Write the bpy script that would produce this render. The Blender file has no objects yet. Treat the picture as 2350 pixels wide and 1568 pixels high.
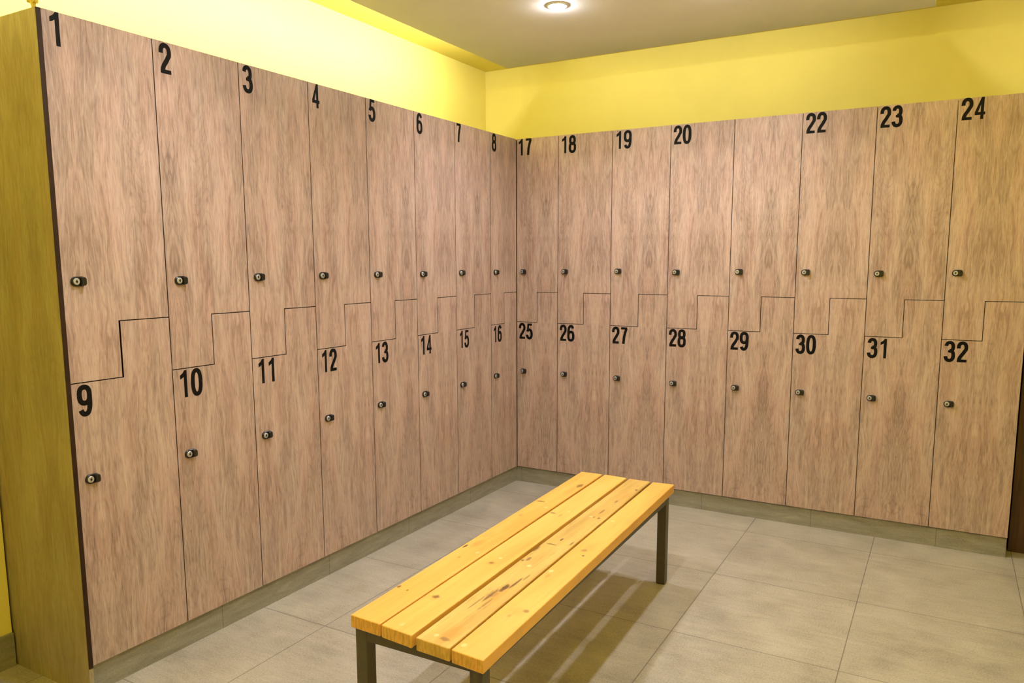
import bpy, bmesh, math, random
from mathutils import Vector, Matrix

# ------------------------------------------------------------------ camera, world, exposure
scn = bpy.context.scene
COL = scn.collection
scn.view_settings.view_transform = 'Standard'
scn.view_settings.look = 'None'
scn.view_settings.gamma = 1
scn.view_settings.use_curve_mapping = False
scn.view_settings.exposure = 0.0

CAM = Vector((2.1779, -3.8648, 1.3089))
YAW, PITCH, ROLL, FPX = 0.5120, -0.1321, -0.0022, 1745.94
fwd = Vector((-math.sin(YAW) * math.cos(PITCH), math.cos(YAW) * math.cos(PITCH), math.sin(PITCH)))
rgt = Vector((math.cos(YAW), math.sin(YAW), 0))
upv = rgt.cross(fwd)
r2 = rgt * math.cos(ROLL) + upv * math.sin(ROLL)
u2 = upv * math.cos(ROLL) - rgt * math.sin(ROLL)
cd = bpy.data.cameras.new('camera')
cam = bpy.data.objects.new('camera', cd)
COL.objects.link(cam)
cam.matrix_world = Matrix(((r2.x, u2.x, -fwd.x, CAM.x), (r2.y, u2.y, -fwd.y, CAM.y), (r2.z, u2.z, -fwd.z, CAM.z), (0, 0, 0, 1)))
cd.sensor_width = 36
cd.lens = FPX / 2350 * 36
cd.shift_x = -13.45 / 2350
cd.shift_y = 47.6 / 2350
cd.clip_start = 0.02
scn.camera = cam

world = bpy.data.worlds.new('world')
scn.world = world
world.use_nodes = True
world.node_tree.nodes['Background'].inputs[0].default_value = (1.0, 0.97, 0.9, 1)
world.node_tree.nodes['Background'].inputs[1].default_value = 0.02

LAMP_W = 38.5          # each ceiling downlight
STRIP_LEFT = 33.0      # cove light strips on top of the dropped ceiling
STRIP_BACK = 2.4

FILL_RIGHT = 30.0  # unseen strip added to brighten the dropped ceiling and slat sides by bounce
FILL_FRONT = 22.0  # unseen strip behind the camera, added for more yellow bounce

# ------------------------------------------------------------------ dimensions
WX, WY = -0.53, 0.53           # yellow walls behind the lockers
ZU = 2.53                      # upper ceiling
ZR = 2.40                      # underside of the dropped ceiling
RX0, RX1, RY1, RY0 = -0.09, 2.06, 0.05, -4.2
ZB, ZT = 0.093, 1.993          # locker doors bottom / top
SU, SL = 1.132, 0.959          # the two heights of the Z joint
BL = [2.6120, 2.2749, 1.9472, 1.6186, 1.2861, 0.954, 0.6245, 0.2873, 0.004]
BR = [0.001, 0.2645, 0.5845, 0.9043, 1.2251, 1.5409, 1.8571, 2.1713, 2.4808]
AL = -0.004
XEND, YFRONT = 2.95, -4.7

# ------------------------------------------------------------------ helpers
def tag(o, label=None, cat=None, group=None, kind=None):
    if label: o['label'] = label
    if cat: o['category'] = cat
    if group: o['group'] = group
    if kind: o['kind'] = kind
    return o

def empty(name, loc=(0, 0, 0), rz=0):
    o = bpy.data.objects.new(name, None)
    COL.objects.link(o)
    o.location = loc
    o.rotation_euler = (0, 0, rz)
    o.empty_display_size = 0.05
    return o

def link(name, bm, m, parent=None, smooth=False):
    me = bpy.data.meshes.new(name)
    bmesh.ops.recalc_face_normals(bm, faces=bm.faces)
    bm.to_mesh(me)
    bm.free()
    for mm in (m if isinstance(m, (list, tuple)) else [m]):
        me.materials.append(mm)
    if smooth:
        for p in me.polygons: p.use_smooth = True
    o = bpy.data.objects.new(name, me)
    COL.objects.link(o)
    if parent: o.parent = parent
    return o

def box(bm, x0, x1, y0, y1, z0, z1, bev=0.0):
    v = [bm.verts.new(p) for p in ((x0, y0, z0), (x1, y0, z0), (x1, y1, z0), (x0, y1, z0), (x0, y0, z1), (x1, y0, z1), (x1, y1, z1), (x0, y1, z1))]
    fs = [bm.faces.new([v[i] for i in q]) for q in ((0, 3, 2, 1), (4, 5, 6, 7), (0, 1, 5, 4), (1, 2, 6, 5), (2, 3, 7, 6), (3, 0, 4, 7))]
    if bev:
        es = list({e for f in fs for e in f.edges})
        bmesh.ops.bevel(bm, geom=es, offset=bev, segments=2, affect='EDGES', profile=0.5)
    return fs

def prism_xz(bm, pts, y0, y1):
    """closed outline in x,z pulled from y0 (front) to y1 (back)"""
    a = [bm.verts.new((x, y0, z)) for x, z in pts]
    b = [bm.verts.new((x, y1, z)) for x, z in pts]
    f = [bm.faces.new(a), bm.faces.new(list(reversed(b)))]
    n = len(pts)
    for i in range(n):
        f.append(bm.faces.new((a[i], b[i], b[(i + 1) % n], a[(i + 1) % n])))
    return f

def ribbon(bm, path, w, y0, y1):
    """constant width stroke along a path in x,z"""
    n = len(path)
    L, R = [], []
    for i in range(n):
        if i == 0: t = Vector(path[1]) - Vector(path[0])
        elif i == n - 1: t = Vector(path[-1]) - Vector(path[-2])
        else: t = (Vector(path[i + 1]) - Vector(path[i])).normalized() + (Vector(path[i]) - Vector(path[i - 1])).normalized()
        t = t.normalized()
        nn = Vector((-t.y, t.x)) * w / 2
        p = Vector(path[i])
        L.append(p + nn); R.append(p - nn)
    def vv(p, y): return bm.verts.new((p.x, y, p.y))
    la = [vv(p, y0) for p in L]; ra = [vv(p, y0) for p in R]
    lb = [vv(p, y1) for p in L]; rb = [vv(p, y1) for p in R]
    for i in range(n - 1):
        bm.faces.new((la[i], la[i + 1], ra[i + 1], ra[i]))
        bm.faces.new((lb[i], rb[i], rb[i + 1], lb[i + 1]))
        bm.faces.new((la[i], lb[i], lb[i + 1], la[i + 1]))
        bm.faces.new((ra[i], ra[i + 1], rb[i + 1], rb[i]))
    bm.faces.new((la[0], ra[0], rb[0], lb[0]))
    bm.faces.new((la[-1], lb[-1], rb[-1], ra[-1]))

def disc(bm, cx, cz, r, y0, y1, n=28, r1=None):
    """short round barrel, axis along y"""
    r1 = r if r1 is None else r1
    a = [bm.verts.new((cx + r1 * math.cos(2 * math.pi * i / n), y0, cz + r1 * math.sin(2 * math.pi * i / n))) for i in range(n)]
    b = [bm.verts.new((cx + r * math.cos(2 * math.pi * i / n), y1, cz + r * math.sin(2 * math.pi * i / n))) for i in range(n)]
    bm.faces.new(a); bm.faces.new(list(reversed(b)))
    for i in range(n):
        bm.faces.new((a[i], b[i], b[(i + 1) % n], a[(i + 1) % n]))

# ------------------------------------------------------------------ materials
class NB:
    """small node-tree builder"""
    def __init__(s, name):
        s.m = bpy.data.materials.new(name)
        s.m.use_nodes = True
        s.t = s.m.node_tree
        s.b = s.t.nodes['Principled BSDF']
    def n(s, typ, **kw):
        nd = s.t.nodes.new(typ)
        for k, v in kw.items(): setattr(nd, k, v)
        return nd
    def put(s, sock, v):
        if isinstance(v, bpy.types.NodeSocket): s.t.links.new(v, sock)
        else: sock.default_value = v
    def math(s, op, a, b=0.0, c=0.0):
        nd = s.n('ShaderNodeMath', operation=op)
        s.put(nd.inputs[0], a); s.put(nd.inputs[1], b); s.put(nd.inputs[2], c)
        return nd.outputs[0]
    def pos(s):
        if not hasattr(s, '_p'):
            g = s.n('ShaderNodeNewGeometry')
            sp = s.n('ShaderNodeSeparateXYZ')
            s.t.links.new(g.outputs['Position'], sp.inputs[0])
            s._p = sp.outputs
        return s._p
    def comb(s, x, y, z=0.0):
        nd = s.n('ShaderNodeCombineXYZ')
        s.put(nd.inputs[0], x); s.put(nd.inputs[1], y); s.put(nd.inputs[2], z)
        return nd.outputs[0]
    def noise(s, vec, scale=1.0, detail=3.0, rough=0.5, dist=0.0):
        nd = s.n('ShaderNodeTexNoise')
        s.put(nd.inputs['Vector'], vec)
        nd.inputs['Scale'].default_value = scale
        nd.inputs['Detail'].default_value = detail
        nd.inputs['Roughness'].default_value = rough
        nd.inputs['Distortion'].default_value = dist
        return nd.outputs['Fac']
    def ramp(s, f, stops):
        nd = s.n('ShaderNodeValToRGB')
        el = nd.color_ramp.elements
        while len(el) < len(stops): el.new(0.5)
        for e, (p, c) in zip(el, stops):
            e.position = p
            e.color = (c[0], c[1], c[2], 1) if isinstance(c, (tuple, list)) else (c, c, c, 1)
        s.put(nd.inputs[0], f)
        return nd.outputs[0]
    def mrange(s, f, a, b, c=0.0, d=1.0, smooth=True):
        nd = s.n('ShaderNodeMapRange', interpolation_type='SMOOTHSTEP' if smooth else 'LINEAR')
        s.put(nd.inputs[0], f)
        for i, v in zip((1, 2, 3, 4), (a, b, c, d)): nd.inputs[i].default_value = v
        return nd.outputs[0]
    def mix(s, fac, a, b, blend='MIX'):
        nd = s.n('ShaderNodeMix', data_type='RGBA', blend_type=blend)
        s.put(nd.inputs[0], fac)
        for sk, v in ((nd.inputs[6], a), (nd.inputs[7], b)):
            if isinstance(v, bpy.types.NodeSocket): s.t.links.new(v, sk)
            else: sk.default_value = (v[0], v[1], v[2], 1)
        return nd.outputs[2]
    def bump(s, h, strength=0.2, dist=0.002):
        nd = s.n('ShaderNodeBump')
        nd.inputs['Strength'].default_value = strength
        nd.inputs['Distance'].default_value = dist
        s.put(nd.inputs['Height'], h)
        s.t.links.new(nd.outputs[0], s.b.inputs['Normal'])
    def done(s, col=None, rough=0.5, metal=0.0, spec=None):
        if col is not None:
            if isinstance(col, bpy.types.NodeSocket): s.t.links.new(col, s.b.inputs['Base Color'])
            else: s.b.inputs['Base Color'].default_value = (col[0], col[1], col[2], 1)
        s.put(s.b.inputs['Roughness'], rough)
        s.b.inputs['Metallic'].default_value = metal
        if spec is not None: s.b.inputs['Specular IOR Level'].default_value = spec
        return s.m

def laminate(name, light, mid, dark, seed=0.0, rough=0.42):
    k = NB(name)
    x, y, z = k.pos()
    u = k.math('ADD', k.math('ADD', x, y), 7.13 + seed)
    # book-matched veneer figure: the grain is mirrored about vertical axes
    um = k.math('PINGPONG', u, 0.305)
    warp = k.noise(k.comb(k.math('MULTIPLY', um, 5.0), k.math('MULTIPLY', z, 2.2), 3.1 + seed), 1.0, 3, 0.55)
    uw = k.math('ADD', um, k.math('MULTIPLY', k.math('SUBTRACT', warp, 0.5), 0.07))
    # wide soft patches
    patch = k.noise(k.comb(k.math('MULTIPLY', uw, 13.0), k.math('MULTIPLY', z, 2.4), seed), 1.0, 4, 0.6)
    # medium wavy streaks
    med = k.noise(k.comb(k.math('MULTIPLY', uw, 105.0), k.math('MULTIPLY', z, 8.0), 5.0 + seed), 1.0, 6, 0.66, 0.9)
    # fine fibres
    fine = k.noise(k.comb(k.math('MULTIPLY', uw, 430.0), k.math('MULTIPLY', z, 24.0), 9.0), 1.0, 3, 0.6)
    # thin cathedral lines: contours of a slow field
    slow = k.noise(k.comb(k.math('MULTIPLY', k.math('ADD', um, k.math('MULTIPLY', k.math('SUBTRACT', med, 0.5), 0.016)), 8.0), k.math('MULTIPLY', z, 1.25), 21.0 + seed), 1.0, 1.5, 0.4)
    ring = k.math('PINGPONG', k.math('MULTIPLY', slow, 34.0), 0.5)
    line = k.mrange(ring, 0.0, 0.20, 1.0, 0.0)
    axis = k.math('MULTIPLY', k.mrange(um, 0.0, 0.075, 1.0, 0.0), k.mrange(k.noise(k.comb(u, k.math('MULTIPLY', z, 2.6), 77.0), 1.0, 2, 0.5), 0.35, 0.6))
    line = k.math('MULTIPLY', line, k.math('ADD', k.math('MULTIPLY', k.mrange(patch, 0.40, 0.56), 0.75), k.math('MULTIPLY', axis, 0.8)))
    f = k.math('ADD', k.math('MULTIPLY', patch, 0.34), k.math('MULTIPLY', med, 0.42))
    f = k.math('ADD', f, k.math('SUBTRACT', k.math('MULTIPLY', axis, 0.035), 0.008))
    f = k.math('ADD', f, k.math('MULTIPLY', fine, 0.24))
    c = k.ramp(f, [(0.385, light), (0.50, mid), (0.645, dark)])
    c = k.mix(k.math('MULTIPLY', line, 0.34), c, dark)
    # reddish / greenish drift of the printed veneer
    hue = k.noise(k.comb(k.math('MULTIPLY', uw, 17.0), k.math('MULTIPLY', z, 3.0), 31.0), 1.0, 2, 0.5)
    c = k.mix(k.mrange(hue, 0.35, 0.7, 0.0, 0.5), c, (0.97, 0.83, 0.82), 'MULTIPLY')
    # short dark pores
    pore = k.noise(k.comb(k.math('MULTIPLY', uw, 300.0), k.math('MULTIPLY', z, 22.0), 2.0), 1.0, 2, 0.5)
    c = k.mix(k.mrange(pore, 0.60, 0.72, 0.0, 0.50), c, dark)
    k.bump(fine, 0.05, 0.001)
    return k.done(c, rough)

M_LAM = laminate('printed_oak_laminate', (0.560, 0.430, 0.385), (0.425, 0.312, 0.272), (0.190, 0.125, 0.108))
M_LAM_SHADE = laminate('shaded_end_laminate', (0.37, 0.325, 0.20), (0.30, 0.255, 0.15), (0.20, 0.165, 0.095), 1.7, 0.5)  # same laminate as the doors, yellow bounce and shade put into its colours

def plain(name, col, rough=0.5, metal=0.0, var=0.0, scale=20.0, bump=0.0, spec=None):
    k = NB(name)
    tc = k.n('ShaderNodeTexCoord').outputs['Object']
    n = k.noise(tc, scale, 3, 0.6)
    c = k.mix(k.mrange(n, 0.35, 0.65, 0, 1), tuple(a * (1 - var) for a in col), tuple(min(1, a * (1 + var)) for a in col))
    if bump: k.bump(n, bump, 0.001)
    return k.done(c, rough, metal, spec)

M_YEL = plain('yellow_wall_paint', (0.88, 0.765, 0.19), 0.6, var=0.02, scale=3.0, bump=0.03)
M_CEILY = plain('yellow_ceiling_paint', (0.88, 0.765, 0.19), 0.7, var=0.02, scale=3.0)
M_RAFT = plain('white_ceiling_paint', (0.93, 0.915, 0.89), 0.75, var=0.015, scale=3.0)
M_DARK = plain('dark_carcass_board', (0.016, 0.008, 0.004), 0.7, var=0.2, scale=30, spec=0.2)
M_EDGE = plain('brown_edge_band', (0.030, 0.014, 0.006), 0.6, var=0.15, scale=25, spec=0.2)
M_NUM = plain('black_vinyl', (0.006, 0.005, 0.005), 0.6, var=0.1, spec=0.12)
M_LOCK = plain('black_lock_housing', (0.012, 0.011, 0.010), 0.28, var=0.1)
M_CYL = plain('nickel_lock_cylinder', (0.50, 0.50, 0.50), 0.35, metal=0.55, var=0.06, scale=200)
M_KEY = plain('keyhole_black', (0.01, 0.01, 0.01), 0.6)
M_STEEL = plain('painted_steel_tube', (0.075, 0.064, 0.050), 0.45, var=0.06, scale=60)
M_FOOT = plain('plastic_foot', (0.05, 0.04, 0.02), 0.5)
M_TRIMW = plain('white_trim_ring', (0.75, 0.74, 0.72), 0.35)
M_SCRAP = plain('yellow_plastic_scrap', (0.75, 0.58, 0.08), 0.5, var=0.1, scale=80)

def floor_mat():
    k = NB('grey_stone_tile')
    x, y, z = k.pos()
    tx = k.math('DIVIDE', k.math('SUBTRACT', x, 0.290 - 5 * 0.5535), 0.5535)
    ty = k.math('DIVIDE', k.math('SUBTRACT', y, -0.213 - 10 * 0.5745), 0.5745)
    dx = k.math('PINGPONG', tx, 0.5); dy = k.math('PINGPONG', ty, 0.5)
    d = k.math('MINIMUM', dx, dy)
    gx = k.math('PINGPONG', k.math('MULTIPLY', tx, 1.0), 0.5)
    grout = k.mrange(d, 0.0014, 0.0042, 1.0, 0.0)
    # every tile a little different
    cell = k.comb(k.math('FLOOR', tx), k.math('FLOOR', ty), 0.0)
    wn = k.n('ShaderNodeTexWhiteNoise', noise_dimensions='3D')
    k.t.links.new(cell, wn.inputs['Vector'])
    streak = k.noise(k.comb(k.math('MULTIPLY', x, 7.0), k.math('MULTIPLY', y, 38.0), wn.outputs['Value']), 1.0, 5, 0.65, 0.8)
    cloud = k.noise(k.comb(x, y, 4.0), 5.0, 4, 0.6)
    speck = k.noise(k.comb(x, y, 1.0), 170.0, 3, 0.7)
    f = k.math('ADD', k.math('MULTIPLY', streak, 0.20), k.math('MULTIPLY', cloud, 0.33))
    f = k.math('ADD', f, k.math('MULTIPLY', speck, 0.47))
    c = k.ramp(f, [(0.38, (0.27, 0.243, 0.205)), (0.50, (0.385, 0.352, 0.295)), (0.62, (0.48, 0.445, 0.38))])
    tint = k.mix(wn.outputs['Value'], (0.97, 0.97, 0.97), (1.03, 1.03, 1.03))
    c = k.mix(1.0, c, tint, 'MULTIPLY')
    c = k.mix(k.math('MULTIPLY', grout, 0.70), c, (0.085, 0.078, 0.066))
    k.bump(k.math('SUBTRACT', k.math('MULTIPLY', speck, 0.12), grout), 0.18, 0.0015)
    return k.done(c, k.mrange(cloud, 0.3, 0.7, 0.36, 0.50))

def plinth_mat():
    k = NB('grey_stone_skirting')
    x, y, z = k.pos()
    u = k.math('ADD', x, y)
    j = k.math('PINGPONG', k.math('DIVIDE', k.math('SUBTRACT', u, 1.125 - 20 * 0.545), 0.545), 0.5)
    joint = k.mrange(j, 0.0012, 0.0035, 1.0, 0.0)
    streak = k.noise(k.comb(k.math('MULTIPLY', u, 8.0), k.math('MULTIPLY', z, 45.0), 0.0), 1.0, 5, 0.65, 0.5)
    speck = k.noise(k.comb(u, z, 0.0), 150.0, 3, 0.7)
    f = k.math('ADD', k.math('MULTIPLY', streak, 0.6), k.math('MULTIPLY', speck, 0.4))
    c = k.ramp(f, [(0.36, (0.20, 0.185, 0.148)), (0.52, (0.27, 0.25, 0.205)), (0.66, (0.34, 0.32, 0.265))])
    c = k.mix(k.math('MULTIPLY', joint, 0.6), c, (0.07, 0.06, 0.045))
    return k.done(c, 0.5)

def brown_mat():
    k = NB('dark_brown_veneer')
    x, y, z = k.pos()
    g = k.noise(k.comb(k.math('MULTIPLY', k.math('ADD', x, y), 70.0), k.math('MULTIPLY', z, 3.0), 0.0), 1.0, 4, 0.6)
    c = k.ramp(g, [(0.35, (0.034, 0.013, 0.004)), (0.65, (0.085, 0.034, 0.008))])
    return k.done(c, 0.45)

def pine_mat(name, knots, stains, plugs, light, mid, dark, seed, fleck=0.25):
    """knots: (x, y, rx, ry, strength) in world metres on the board"""
    k = NB(name)
    x, y, z = k.pos()
    warp = k.noise(k.comb(k.math('MULTIPLY', x, 14.0), k.math('MULTIPLY', y, 3.0), seed), 1.0, 3, 0.5)
    xw = k.math('ADD', x, k.math('MULTIPLY', k.math('SUBTRACT', warp, 0.5), 0.03))
    g1 = k.noise(k.comb(k.math('MULTIPLY', xw, 55.0), k.math('MULTIPLY', y, 2.2), k.math('MULTIPLY', z, 40.0)), 1.0, 4, 0.6, 0.3)
    g2 = k.noise(k.comb(k.math('MULTIPLY', xw, 9.0), k.math('MULTIPLY', y, 1.7), seed + 4), 1.0, 3, 0.5)
    f = k.math('ADD', k.math('MULTIPLY', g1, 0.45), k.math('MULTIPLY', g2, 0.55))
    c = k.ramp(f, [(0.34, light), (0.54, mid), (0.74, dark)])
    rough_n = k.noise(k.comb(k.math('MULTIPLY', x, 110.0), k.math('MULTIPLY', y, 60.0), 0.0), 1.0, 4, 0.7)
    def blob(bx, by, rx, ry):
        ax = k.math('DIVIDE', k.math('SUBTRACT', x, bx), rx)
        ay = k.math('DIVIDE', k.math('SUBTRACT', y, by), ry)
        d = k.math('SQRT', k.math('ADD', k.math('MULTIPLY', ax, ax), k.math('MULTIPLY', ay, ay)))
        return k.math('ADD', d, k.math('MULTIPLY', k.math('SUBTRACT', rough_n, 0.5), 1.1))
    def field(lst, lo=0.25):
        tot = None
        for bx, by, rx, ry, s in lst:
            v = k.mrange(blob(bx, by, rx, ry), lo, 1.10, s, 0.0)
            tot = v if tot is None else k.math('MAXIMUM', tot, v)
        return tot
    # short dark grain flecks along the board, stronger on the rough dark slat
    fl = k.noise(k.comb(k.math('MULTIPLY', xw, 130.0), k.math('MULTIPLY', y, 9.0), seed + 9), 1.0, 3, 0.6, 0.5)
    c = k.mix(k.mrange(fl, 0.56, 0.72, 0.0, fleck), c, (0.42, 0.27, 0.06))
    # end grain
    nm = k.n('ShaderNodeSeparateXYZ')
    gg = k.n('ShaderNodeNewGeometry')
    k.t.links.new(gg.outputs['Normal'], nm.inputs[0])
    eg = k.noise(k.comb(k.math('MULTIPLY', x, 190.0), k.math('MULTIPLY', z, 35.0), seed), 1.0, 3, 0.6)
    isend = k.math('GREATER_THAN', k.math('ABSOLUTE', nm.outputs[1]), 0.8)
    c = k.mix(k.math('MULTIPLY', isend, k.mrange(eg, 0.42, 0.62, 0.0, 0.55)), c, (0.40, 0.235, 0.03))
    if stains: c = k.mix(field(stains), c, (0.60, 0.30, 0.055))
    if knots: c = k.mix(field(knots, 0.45), c, (0.11, 0.050, 0.012))
    if plugs: c = k.mix(k.math('MULTIPLY', field(plugs, 0.6), 0.7), c, (0.93, 0.74, 0.38))
    k.bump(g1, 0.10, 0.001)
    return k.done(c, 0.42)

M_FLOOR = floor_mat()
M_PLINTH = plinth_mat()
M_BROWN = brown_mat()

def emit(name, col, strength):
    k = NB(name)
    k.b.inputs['Base Color'].default_value = (0.8, 0.8, 0.8, 1)
    k.b.inputs['Emission Color'].default_value = (col[0], col[1], col[2], 1)
    k.b.inputs['Emission Strength'].default_value = strength
    return k.m
M_LENS = emit('lit_lamp_lens', (1.0, 0.97, 1.0), 420.0)
M_LED = emit('led_strip', (1.0, 0.97, 0.85), 1.0)

# ------------------------------------------------------------------ the room
def struct(name, bm, m):
    return tag(link(name, bm, m), kind='structure')

bm = bmesh.new(); box(bm, WX - 0.1, XEND + 0.1, YFRONT - 0.1, WY + 0.1, -0.08, 0.0); struct('floor', bm, M_FLOOR)
bm = bmesh.new(); box(bm, WX - 0.1, WX, YFRONT, WY, 0.0, ZU)
box(bm, WX, -0.412, YFRONT, -2.630, 0.0, ZU)     # the wall steps forward past the end of the lockers
struct('wall_left', bm, M_YEL)
bm = bmesh.new(); box(bm, WX - 0.1, XEND + 0.1, WY, WY + 0.1, 0.0, ZU); struct('wall_back', bm, M_YEL)
bm = bmesh.new(); box(bm, XEND, XEND + 0.1, YFRONT, WY, 0.0, ZU); struct('wall_right', bm, M_YEL)
bm = bmesh.new(); box(bm, WX - 0.1, XEND + 0.1, YFRONT - 0.1, YFRONT, 0.0, ZU); struct('wall_front', bm, M_YEL)
# return of the wall beside the lockers, carrying the brown door
bm = bmesh.new(); box(bm, 2.50, XEND, 0.145, WY, 0.0, ZU); struct('wall_corner', bm, M_YEL)
bm = bmesh.new(); box(bm, WX - 0.1, XEND + 0.1, YFRONT - 0.1, WY + 0.1, ZU, ZU + 0.1); struct('ceiling', bm, M_CEILY)
# dropped ceiling: white underside, open cove all round
bm = bmesh.new()
box(bm, RX0, RX1, RY0, RY1, ZR, ZR + 0.012)
for x0, x1, y0, y1 in ((RX0, RX0 + 0.012, RY0, RY1), (RX1 - 0.012, RX1, RY0, RY1), (RX0, RX1, RY0, RY0 + 0.012), (RX0, RX1, RY1 - 0.012, RY1)):
    box(bm, x0, x1, y0, y1, ZR + 0.012, ZR + 0.02)
box(bm, RX0 + 0.25, RX1 - 0.25, RY0 + 0.25, RY1 - 0.25, ZR + 0.012, ZU)
struct('ceiling_dropped', bm, M_RAFT)

# stone plinth under the lockers, skirting on the wall
bm = bmesh.new()
n = Vector((math.sin(AL), -math.cos(AL), 0))
def lpt(s, d, z):   # point on the left run: s metres from the corner, d behind the door faces
    return (s * math.sin(AL) - d * math.cos(AL), -s * math.cos(AL) - d * math.sin(AL), z)
def quadbox(bm, p, z0, z1):
    a = [bm.verts.new((q[0], q[1], z0)) for q in p]; b = [bm.verts.new((q[0], q[1], z1)) for q in p]
    bm.faces.new(a); bm.faces.new(list(reversed(b)))
    for i in range(4): bm.faces.new((a[i], b[i], b[(i + 1) % 4], a[(i + 1) % 4]))
quadbox(bm, [lpt(-0.010, 0.010, 0), lpt(2.6074, 0.010, 0), lpt(2.6074, 0.50, 0), lpt(-0.010, 0.50, 0)], 0, ZB - 0.005)
struct('trim_1', bm, M_PLINTH)
bm = bmesh.new()
box(bm, -0.0098, 2.4780, 0.010, 0.50, 0, ZB - 0.005)
struct('trim_2', bm, M_PLINTH)
bm = bmesh.new(); box(bm, -0.412, -0.402, YFRONT, -2.630, 0, 0.112); struct('baseboard_left', bm, M_PLINTH)

# brown door on the wall return, only its edge shows beside the lockers
d1 = tag(empty('door_1', (2.50, 0.145, 0)), kind='structure')
bm = bmesh.new(); box(bm, -0.008, 0.44, -0.042, 0.0, 0.0, 2.02, 0.002); link('door_leaf', bm, M_BROWN, d1)

# ------------------------------------------------------------------ numerals
def sup(cx, cz, rx, rz, a0, a1, n=22, e=2.5):
    out = []
    for i in range(n + 1):
        a = math.radians(a0 + (a1 - a0) * i / n)
        c, s = math.cos(a), math.sin(a)
        out.append((cx + rx * math.copysign(abs(c) ** (2 / e), c), cz + rz * math.copysign(abs(s) ** (2 / e), s)))
    return out
W = 15.8
def glyph(ch):
    """list of ('r', path, width) / ('p', polygon) in mm, 42 wide 97 high"""
    if ch == '0': return [('r', sup(21, 48.5, 15.2, 42.8, 0, 360, 40), W)]
    if ch == '1': return [('p', [(20, 0), (32, 0), (32, 97), (22.5, 97), (17, 88), (6, 80), (6, 66), (14, 69.5), (20, 74)])]
    if ch == '2': return [('r', sup(21, 69, 14.6, 22.4, 188, -20, 22, 2.3) + [(31.5, 55), (25, 42), (15, 26), (9.5, 11)], W), ('p', [(2.5, 0), (40, 0), (40, 13), (17.5, 13.5), (10, 18), (2.6, 12)])]
    if ch == '3': return [('r', sup(20, 70.6, 13.4, 20.8, 172, -92, 26, 2.3), W), ('r', sup(20.4, 29.6, 15.2, 24.0, 92, -172, 26, 2.3), W), ('p', [(14, 44), (23, 44), (23, 55), (14, 55)])]
    if ch == '4': return [('p', [(23, 0), (34.5, 0), (34.5, 97), (24, 97), (23, 90)]), ('p', [(1.5, 19), (40.5, 19), (40.5, 32), (1.5, 32)]), ('p', [(1.5, 19), (13.5, 32), (27, 78), (34.5, 97), (24, 97), (1.5, 32)])]
    if ch == '5': return [('p', [(9, 84), (38, 84), (38, 97), (9, 97)]), ('p', [(8, 97), (19, 97), (16.5, 61), (17, 52), (4.5, 46), (4, 50)]), ('r', sup(20.6, 32, 15.0, 26.4, 150, -172, 34, 2.3), W)]
    if ch == '6': return [('r', sup(21, 31, 15.2, 25.3, 0, 360, 36), W), ('r', sup(21.5, 48.5, 15.4, 42.8, 38, 190, 26, 2.5), W)]
    if ch == '7': return [('p', [(3, 84), (39.5, 84), (39.5, 94), (37, 97), (3, 97)]), ('r', [(34.5, 89), (27.5, 66), (21.5, 40), (18, 0)], W)]
    if ch == '8': return [('r', sup(21, 71, 13.2, 20.4, 0, 360, 32), W), ('r', sup(21, 29.4, 15.2, 24.0, 0, 360, 34), W)]
    if ch == '9':
        return [('r', [(42 - a, 97 - b) for a, b in q[1]], q[2]) for q in glyph('6')]

def number_mesh(txt, x, ztop, h=0.0905):
    bm = bmesh.new()
    k = h / 97.0
    kx = 0.00099
    for i, ch in enumerate(txt):
        ox = x + i * 48.5 * kx
        for si, g in enumerate(glyph(ch)):
            yf = -0.0005 - 0.0001 * si
            pts = [(ox + a * kx, ztop - h + b * k) for a, b in g[1]]
            if g[0] == 'r': ribbon(bm, pts, g[2] * k, yf, -0.0001)
            else: prism_xz(bm, pts, yf, -0.0001)
    return bm

# ------------------------------------------------------------------ lockers
random.seed(5)
ORD = {}
LOCK_LABEL = {
 '1': 'nearest locker column of the left row, numbers 1 and 9, beside the end panel',
 '2': 'wood-look locker column between numbers 1 and 3, doors numbered 2 and 10',
 '3': 'wood-look locker column of the left row whose doors read 3 and 11',
 '4': 'wood-look locker column with 4 on its upper door and 12 below',
 '5': 'left-row locker column marked 5 on top and 13 on its lower door',
 '6': 'left-row locker with a black 6 above a black 14',
 '7': 'narrow-looking left-row locker, second from the corner, numbered 7 and 15',
 '8': 'last locker of the left row, in the corner, numbered 8 and 16',
 '17': 'first locker of the back row, narrowest, in the corner, numbered 17 and 25',
 '18': 'back-row locker with 18 on the upper door and 26 below',
 '19': 'back-row locker behind the far end of the bench, numbered 19 and 27',
 '20': 'wood-look back-row locker column reading 20 above 28',
 '22': 'back-row locker right of the unnumbered door, marked 22 and 30',
 '23': 'back-row locker, second from the right, numbered 23 and 31',
 '24': 'rightmost locker of the back row, numbers 24 and 32, beside the brown door'}
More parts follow.
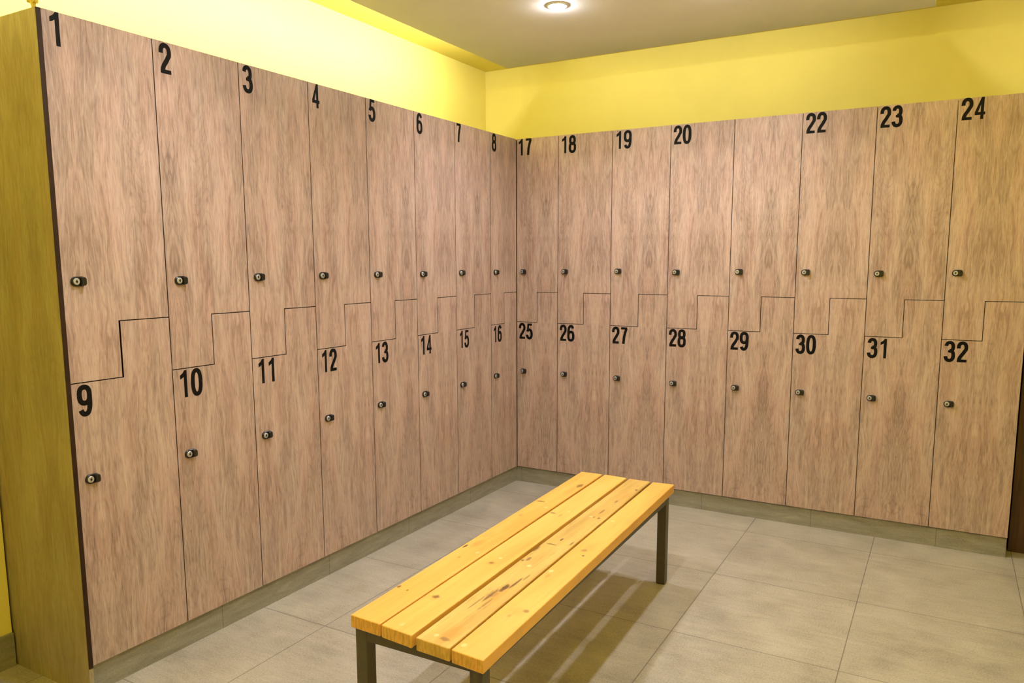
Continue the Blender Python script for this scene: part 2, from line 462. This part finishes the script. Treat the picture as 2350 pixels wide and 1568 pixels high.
def locker_unit(side, i):
    if side == 'L':
        w = BL[i] - BL[i + 1]
        root = empty('locker', lpt(BL[i], 0, 0), math.pi / 2 + AL)
        top_n, low_n = str(1 + i), str(9 + i)
    else:
        w = BR[i + 1] - BR[i]
        root = empty('locker', (BR[i], 0, 0))
        top_n, low_n = str(17 + i), str(25 + i)
    g = 0.0015                                    # half of a door gap
    T, D = 0.018, 0.49
    m = w / 2
    # carcass: sides, top, bottom, back and the stepped shelf between the two compartments
    bm = bmesh.new()
    t = 0.008
    y0 = T + 0.002
    box(bm, 0.0004, t, y0, D, ZB, ZT - 0.002)
    box(bm, w - t, w - 0.0004, y0, D, ZB, ZT - 0.002)
    box(bm, t, w - t, y0, D, ZB, ZB + 0.016)
    box(bm, t, w - t, y0, D, ZT - 0.018, ZT - 0.002)
    box(bm, t, w - t, D - 0.006, D, ZB + 0.016, ZT - 0.018)
    box(bm, t, m + 0.008, y0, D - 0.006, SL - 0.008, SL + 0.008)
    box(bm, m - 0.008, m + 0.008, y0, D - 0.006, SL + 0.008, SU + 0.008)
    box(bm, m + 0.008, w - t, y0, D - 0.006, SU - 0.008, SU + 0.008)
    link('carcass', bm, M_DARK, root)
    ajar = 0.0026 if (side, i) == ('L', 0) else 0.0
    upper = [(g, SL + g), (m - g - ajar, SL + g), (m - g - ajar, SU + g), (w - g, SU + g), (w - g, ZT), (g, ZT)]
    lower = [(g, ZB), (w - g, ZB), (w - g, SU - g), (m + g, SU - g), (m + g, SL - g), (g, SL - g)]
    if side == 'L' and i == 0:
        upper = [(x if x > g else 0.0, z) for x, z in upper]
    for pts, num, ztop, zl in ((upper, top_n, ZT, 1.251), (lower, low_n, SL - g, 0.669)):
        bm = bmesh.new()
        fs = prism_xz(bm, pts, 0.0, T)
        bm.faces.ensure_lookup_table()
        for f in fs[2:]: f.material_index = 1
        door = link('door', bm, [M_LAM, M_EDGE], root)
        if num != '21':
            xx = (0.021 if side == 'L' else 0.015) + random.uniform(-0.002, 0.002)
            if num == '17': xx = 0.008
            dz = 0.004 + random.uniform(0, 0.003)
            if num in ('1', '4', '5', '7', '17', '24'): dz = 0.0008
            tag(link('number', number_mesh(num, xx, ztop - dz), M_NUM, door), 'black number ' + num)
        # cam lock: rounded black housing that rises to the right, nickel cylinder at its left
        lx = (0.041 if side == 'L' else 0.0375) + random.uniform(-0.002, 0.002)
        lz = zl + random.uniform(-0.003, 0.003)
        bm = bmesh.new()
        rr = 0.0142
        out = [(lx + rr * math.cos(a), lz + rr * math.sin(a)) for a in [math.radians(90 + 180 * q / 14) for q in range(15)]]
        cx2, r3 = lx + 0.0185, 0.0075
        out += [(cx2 + r3 * math.cos(math.radians(a)), lz - rr + r3 + r3 * math.sin(math.radians(a))) for a in range(-90, 1, 15)]
        out += [(cx2 + r3 * math.cos(math.radians(a)), lz + rr - r3 + r3 * math.sin(math.radians(a))) for a in range(0, 91, 15)]
        def front(x): return -0.0060
        ctr = (lx + 0.006, lz)
        base = [bm.verts.new((x, 0.0, z)) for x, z in out]
        mid = [bm.verts.new((x, front(x) * 0.72, z)) for x, z in out]
        rim = [bm.verts.new((ctr[0] + (x - ctr[0]) * 0.90, front(x), ctr[1] + (z - ctr[1]) * 0.88)) for x, z in out]
        nn = len(out)
        for q in range(nn):
            r_ = (q + 1) % nn
            bm.faces.new((base[q], base[r_], mid[r_], mid[q]))
            bm.faces.new((mid[q], mid[r_], rim[r_], rim[q]))
        bm.faces.new(rim); bm.faces.new(list(reversed(base)))
        lock = link('lock', bm, M_LOCK, door)
        bm = bmesh.new()
        # slid-open dust cover: a raised rounded block on the right half of the housing
        cb = bmesh.new()
        co = []
        for ca, cz2, a0 in ((lx + 0.0205, lz + 0.0065, 0), (lx + 0.0145, lz + 0.0085, 90), (lx + 0.0145, lz - 0.0085, 180), (lx + 0.0205, lz - 0.0065, 270)):
            rc = 0.0058 if a0 in (0, 270) else 0.0035
            for q in range(0, 91, 15):
                co.append((ca + rc * math.cos(math.radians(a0 + q)), cz2 + rc * math.sin(math.radians(a0 + q))))
        lv = []
        for yy, sc in ((-0.0061, 1.0), (-0.0125, 1.0), (-0.0150, 0.86)):
            lv.append([cb.verts.new((lx + 0.0185 + (x - lx - 0.0185) * sc, yy, lz + (z - lz) * sc)) for x, z in co])
        for aa, bb in zip(lv, lv[1:]):
            for q in range(len(co)):
                r_ = (q + 1) % len(co)
                cb.faces.new((aa[q], aa[r_], bb[r_], bb[q]))
        cb.faces.new(lv[-1]); cb.faces.new(list(reversed(lv[0])))
        link('dust_cover', cb, M_LOCK, door)
        yf = -0.0095
        disc(bm, lx - 0.0005, lz, 0.0098, yf + 0.0012, -0.0055, 26)
        disc(bm, lx - 0.0005, lz, 0.0098, yf, yf + 0.0012, 26, r1=0.0086)
        cyl = link('lock_cylinder', bm, M_CYL, door)
        bm = bmesh.new()
        disc(bm, lx - 0.0005, lz, 0.0034, yf - 0.0004, yf, 16)
        box(bm, lx - 0.0014, lx + 0.0004, yf - 0.0007, yf - 0.0004, lz - 0.0052, lz + 0.0052)
        link('keyhole', bm, M_KEY, door)
    a = 'left-hand' if side == 'L' else 'back'
    if top_n == '21':
        lab = 'two-door wood-look locker whose upper door has no number and lower door reads 29'
    else:
        lab = LOCK_LABEL[top_n]
    tag(root, lab, 'locker', 'two-door lockers of the left row' if side == 'L' else 'two-door lockers of the back row')
for i in range(8): locker_unit('L', i)
for i in range(8): locker_unit('R', i)
bm = bmesh.new(); box(bm, -0.017, -0.0006, 0.0006, 0.0192, ZB, ZT - 0.003)
link('corner_filler', bm, M_EDGE, [o for o in bpy.data.objects if o.get('label') == LOCK_LABEL['17']][0])

# end panel closing the near end of the left row
ep = tag(empty('end_panel', lpt(2.6120, 0, 0), math.pi / 2 + AL), 'tall wood-grain side panel closing the near end of the left locker row', 'panel')
bm = bmesh.new(); box(bm, -0.0140, -0.0008, -0.0095, 0.488, 0.0, ZT - 0.004); link('board', bm, M_LAM_SHADE, ep)
bm = bmesh.new(); box(bm, -0.0140, -0.0008, -0.0115, -0.0095, ZB, ZT - 0.004); tag(link('edge_band', bm, M_EDGE, ep), 'dark brown edge strip')

# crumpled scrap on top of the panel
bm = bmesh.new()
bmesh.ops.create_icosphere(bm, subdivisions=3, radius=1.0)
rnd = random.Random(3)
for v in bm.verts:
    s = 1 + 0.35 * math.sin(v.co.x * 5 + 1.3) * math.cos(v.co.z * 6) + rnd.uniform(-0.12, 0.12)
    v.co = Vector((v.co.x * 0.014 * s, v.co.y * 0.012 * s, 0.030 + v.co.z * 0.028 * s))
mz = min(v.co.z for v in bm.verts)
for v in bm.verts: v.co.z -= mz
o = link('plastic_scrap', bm, M_SCRAP)
o.location = lpt(2.618, 0.012, ZT - 0.004)
tag(o, 'small crumpled yellow plastic scrap on top of the end panel above number 1', 'scrap')

# ------------------------------------------------------------------ bench
near_c, far_c = Vector((1.089, -2.445)), Vector((1.059, -0.970))
axis = (far_c - near_c)
th = math.atan2(-axis.x, axis.y)
cen = (near_c + far_c) / 2
bench = tag(empty('bench', (cen.x, cen.y, 0), th), 'yellow-varnished pine slat bench on a dark grey steel frame, standing on the tiled floor', 'bench')
inv = Matrix.Rotation(-th, 2)
def loc2(p): return inv @ (Vector(p) - cen)
HL, HW = axis.length / 2, 0.191
zf = 0.3755
q = 0.036
TOPZ = 0.410
nearp = [[0.895, -2.462], [0.994, -2.466], [0.999, -2.467], [1.099, -2.475], [1.114, -2.477], [1.215, -2.482], [1.221, -2.483], [1.313, -2.490]]
farp = [[0.855, -0.953], [0.950, -0.948], [0.961, -0.945], [1.060, -0.951], [1.074, -0.954], [1.166, -0.954], [1.176, -0.955], [1.264, -0.946]]
KN = [
 [(0.898, -2.266, .006, .010, .8), (0.933, -2.274, .004, .006, .8), (0.926, -2.007, .004, .008, .5), (0.893, -1.921, .006, .018, .9), (0.891, -1.402, .022, .009, .7), (0.937, -1.147, .014, .030, .7), (0.901, -1.574, .008, .016, .3)],
 [(1.026, -2.270, .012, .012, .75), (1.036, -1.997, .009, .010, .55), (0.992, -1.500, .014, .008, .8), (1.027, -1.510, .006, .020, .35)],
 [(1.136, -1.721, .005, .016, .85), (1.123, -1.774, .022, .006, .7), (1.180, -1.739, .004, .022, .7), (1.100, -1.834, .007, .035, .85), (1.119, -1.916, .007, .020, .7), (1.108, -1.935, .006, .008, .8),
  (1.160, -2.131, .010, .035, .95), (1.172, -2.090, .005, .050, .85), (1.150, -2.190, .006, .050, .8), (1.140, -2.240, .004, .060, .55), (1.166, -2.240, .004, .050, .5), (1.150, -2.180, .018, .030, .35), (1.180, -2.450, .018, .010, .5), (1.180, -2.040, .004, .028, .6),
  (1.141, -1.403, .006, .034, .6), (1.143, -1.267, .006, .022, .6), (1.156, -1.093, .008, .010, .7), (1.159, -1.472, .006, .012, .75), (1.140, -1.470, .004, .010, .6)],
 [(1.254, -1.814, .006, .007, .95), (1.239, -1.772, .012, .014, .45), (1.280, -2.226, .011, .011, .6), (1.254, -2.269, .006, .010, .35), (1.226, -2.000, .008, .020, .3)]]
ST = [
 [(0.915, -1.880, .020, .055, .75), (0.930, -1.220, .020, .090, .4), (0.905, -1.800, .02, .05, .4)],
 [(1.036, -2.000, .020, .020, .6), (1.026, -2.275, .022, .020, .45), (1.08, -2.30, .012, .12, .12)],
 [(1.178, -2.420, .026, .055, .8), (1.165, -2.170, .024, .130, .6), (1.145, -1.900, .028, .110, .45), (1.150, -1.420, .022, .10, .4), (1.150, -1.200, .022, .10, .3)],
 [(1.262, -2.240, .030, .035, .35), (1.245, -1.740, .022, .060, .35), (1.27, -1.45, .03, .05, .25)]]
PL = [
 [(0.941, -1.455, .007, .009, .6), (0.954, -1.948, .007, .009, .6)],
 [(1.041, -1.952, .007, .009, .6), (1.036, -1.46, .007, .009, .45), (1.045, -2.44, .007, .009, .4)],
 [(1.146, -1.962, .008, .010, .9), (1.128, -1.470, .007, .009, .7), (1.151, -2.444, .007, .009, .7)],
 [(1.220, -1.965, .008, .010, .8), (1.213, -1.475, .007, .009, .7), (1.236, -2.452, .008, .010, .7)]]
PAL = [((0.84, 0.49, 0.115), (0.78, 0.42, 0.085), (0.64, 0.31, 0.05)), ((0.85, 0.53, 0.14), (0.78, 0.455, 0.10), (0.66, 0.36, 0.065)),
       ((0.76, 0.50, 0.15), (0.62, 0.395, 0.10), (0.36, 0.22, 0.05)), ((0.84, 0.50, 0.12), (0.78, 0.43, 0.09), (0.66, 0.33, 0.055))]
SLAB = ['outer slat with an orange stain near its middle', 'pale slat with two small knots', 'darker slat with heavy black knots', 'outer slat with one small black knot']
for s in range(4):
    a, b = loc2(nearp[2 * s]), loc2(nearp[2 * s + 1])
    c, d = loc2(farp[2 * s + 1]), loc2(farp[2 * s])
    bm = bmesh.new()
    lo = [bm.verts.new((p.x, p.y, zf)) for p in (a, b, c, d)]
    hi = [bm.verts.new((p.x, p.y, TOPZ)) for p in (a, b, c, d)]
    bm.faces.new(lo); bm.faces.new(hi)
    for i in range(4): bm.faces.new((lo[i], lo[(i + 1) % 4], hi[(i + 1) % 4], hi[i]))
    bmesh.ops.bevel(bm, geom=list(bm.edges), offset=0.003, segments=3, affect='EDGES', profile=0.5)
    mt = pine_mat('varnished_pine_%s' % ('abcd'[s]), KN[s], ST[s], PL[s], *PAL[s], seed=s * 3.7, fleck=(0.22, 0.20, 0.65, 0.25)[s])
    tag(link('slat', bm, mt, bench), SLAB[s])
for sx in (-1, 1):
    for sy in (-1, 1):
        x0 = -HW if sx < 0 else HW - q
        y0 = -HL if sy < 0 else HL - q
        bm = bmesh.new(); box(bm, x0, x0 + q, y0, y0 + q, 0.004, zf - 0.0005, 0.0018)
        leg = link('leg', bm, M_STEEL, bench)
        bm = bmesh.new(); box(bm, x0 + 0.002, x0 + q - 0.002, y0 + 0.002, y0 + q - 0.002, 0.0, 0.004)
        link('foot_cap', bm, M_FOOT, leg)
zr = zf - 0.036
for x0 in (-HW, HW - q):
    bm = bmesh.new(); box(bm, x0 + 0.0005, x0 + q - 0.0005, -HL + q, HL - q, zr, zf - 0.0005, 0.0015); link('side_rail', bm, M_STEEL, bench)
for y0 in (-HL, -q / 2, HL - q):
    bm = bmesh.new(); box(bm, -HW + q, HW - q, y0 + 0.0005, y0 + q - 0.0005, zr, zf - 0.0005, 0.0015); link('cross_rail', bm, M_STEEL, bench)

# ------------------------------------------------------------------ ceiling lamps
def spot(name, loc, w, size=0.016):
    ld = bpy.data.lights.new(name, 'SPOT')
    ld.energy = w
    ld.color = (1.0, 0.97, 1.0)
    ld.spot_size = math.radians(141)
    ld.spot_blend = 1.0
    ld.shadow_soft_size = size
    o = bpy.data.objects.new(name, ld)
    COL.objects.link(o)
    return o
lampspots = [(0.64, -0.775, 'lit round downlight in the dropped ceiling above the far end of the bench'), (1.34, -0.68, 'lit round downlight near the back lockers, right of the first one'),
             (0.64, -2.33, 'lit round downlight above the near left end of the bench'), (1.36, -2.33, 'lit round downlight above the near right end of the bench')]
for lx, ly, lab in lampspots:
    r = tag(empty('downlight', (lx, ly, ZR)), lab, 'ceiling light', 'downlights in the dropped ceiling')
    bm = bmesh.new()
    prof = [(0.046, 0.0), (0.046, -0.004), (0.040, -0.006), (0.031, -0.003), (0.031, 0.0)]
    N = 36
    rings = [[bm.verts.new((a * math.cos(2 * math.pi * i / N), a * math.sin(2 * math.pi * i / N), z)) for i in range(N)] for a, z in prof]
    for p in range(len(prof) - 1):
        for i in range(N):
            bm.faces.new((rings[p][i], rings[p][(i + 1) % N], rings[p + 1][(i + 1) % N], rings[p + 1][i]))
    link('trim_ring', bm, M_TRIMW, r, True)
    bm = bmesh.new()
    bmesh.ops.create_uvsphere(bm, u_segments=28, v_segments=14, radius=0.0308, matrix=Matrix.Translation((0, 0, -0.001)) @ Matrix.Diagonal((1, 1, 0.55, 1)))
    link('lens', bm, M_LENS, r)
    l = spot('lamp_light', (0, 0, 0), LAMP_W)
    l.parent = r
    l.location = (0, 0, -0.036)

# cove strips lying on top of the dropped ceiling, shining up and outwards; right and front ones added for bounce
def strip(x0, x1, y0, y1, w, lab, aim):
    r = tag(empty('light_strip', ((x0 + x1) / 2, (y0 + y1) / 2, ZR + 0.012)), lab, 'light strip', 'cove light strips on the dropped ceiling')
    bm = bmesh.new()
    hx, hy = (x1 - x0) / 2, (y1 - y0) / 2
    box(bm, -hx, hx, -hy, hy, 0, 0.004)
    link('strip', bm, M_LED, r)
    ld = bpy.data.lights.new('strip_light', 'AREA')
    ld.shape = 'RECTANGLE'
    ld.size, ld.size_y = (max(x1 - x0, y1 - y0), 0.02)
    ld.energy = w
    ld.color = (1.0, 0.98, 0.97)
    o = bpy.data.objects.new('strip_light', ld)
    COL.objects.link(o)
    o.parent = r
    o.location = (0, 0, 0.050)
    d = Vector(aim).normalized()
    xa = Vector((0, 1, 0)) if (y1 - y0) > (x1 - x0) else Vector((1, 0, 0))
    za = -d
    ya = za.cross(xa).normalized()
    o.rotation_euler = Matrix((xa, ya, za)).transposed().to_euler()
strip(RX0 + 0.03, RX0 + 0.045, RY0 + 0.1, RY1 - 0.15, STRIP_LEFT, 'cove light strip along the left edge of the dropped ceiling', (-1, 0, -0.25))
strip(RX0 + 0.06, RX1 - 0.35, RY1 - 0.045, RY1 - 0.03, STRIP_BACK, 'cove light strip along the back edge of the dropped ceiling', (0, 1, -0.1))
strip(RX1 - 0.045, RX1 - 0.03, RY0 + 0.1, RY1 - 0.30, FILL_RIGHT, 'added fill light strip along the right edge of the dropped ceiling', (1, 0, -0.1))
strip(RX0 + 0.1, RX1 - 0.1, RY0 + 0.03, RY0 + 0.045, FILL_FRONT, 'added fill light strip along the front edge of the dropped ceiling, behind the camera', (0, -1, -0.1))
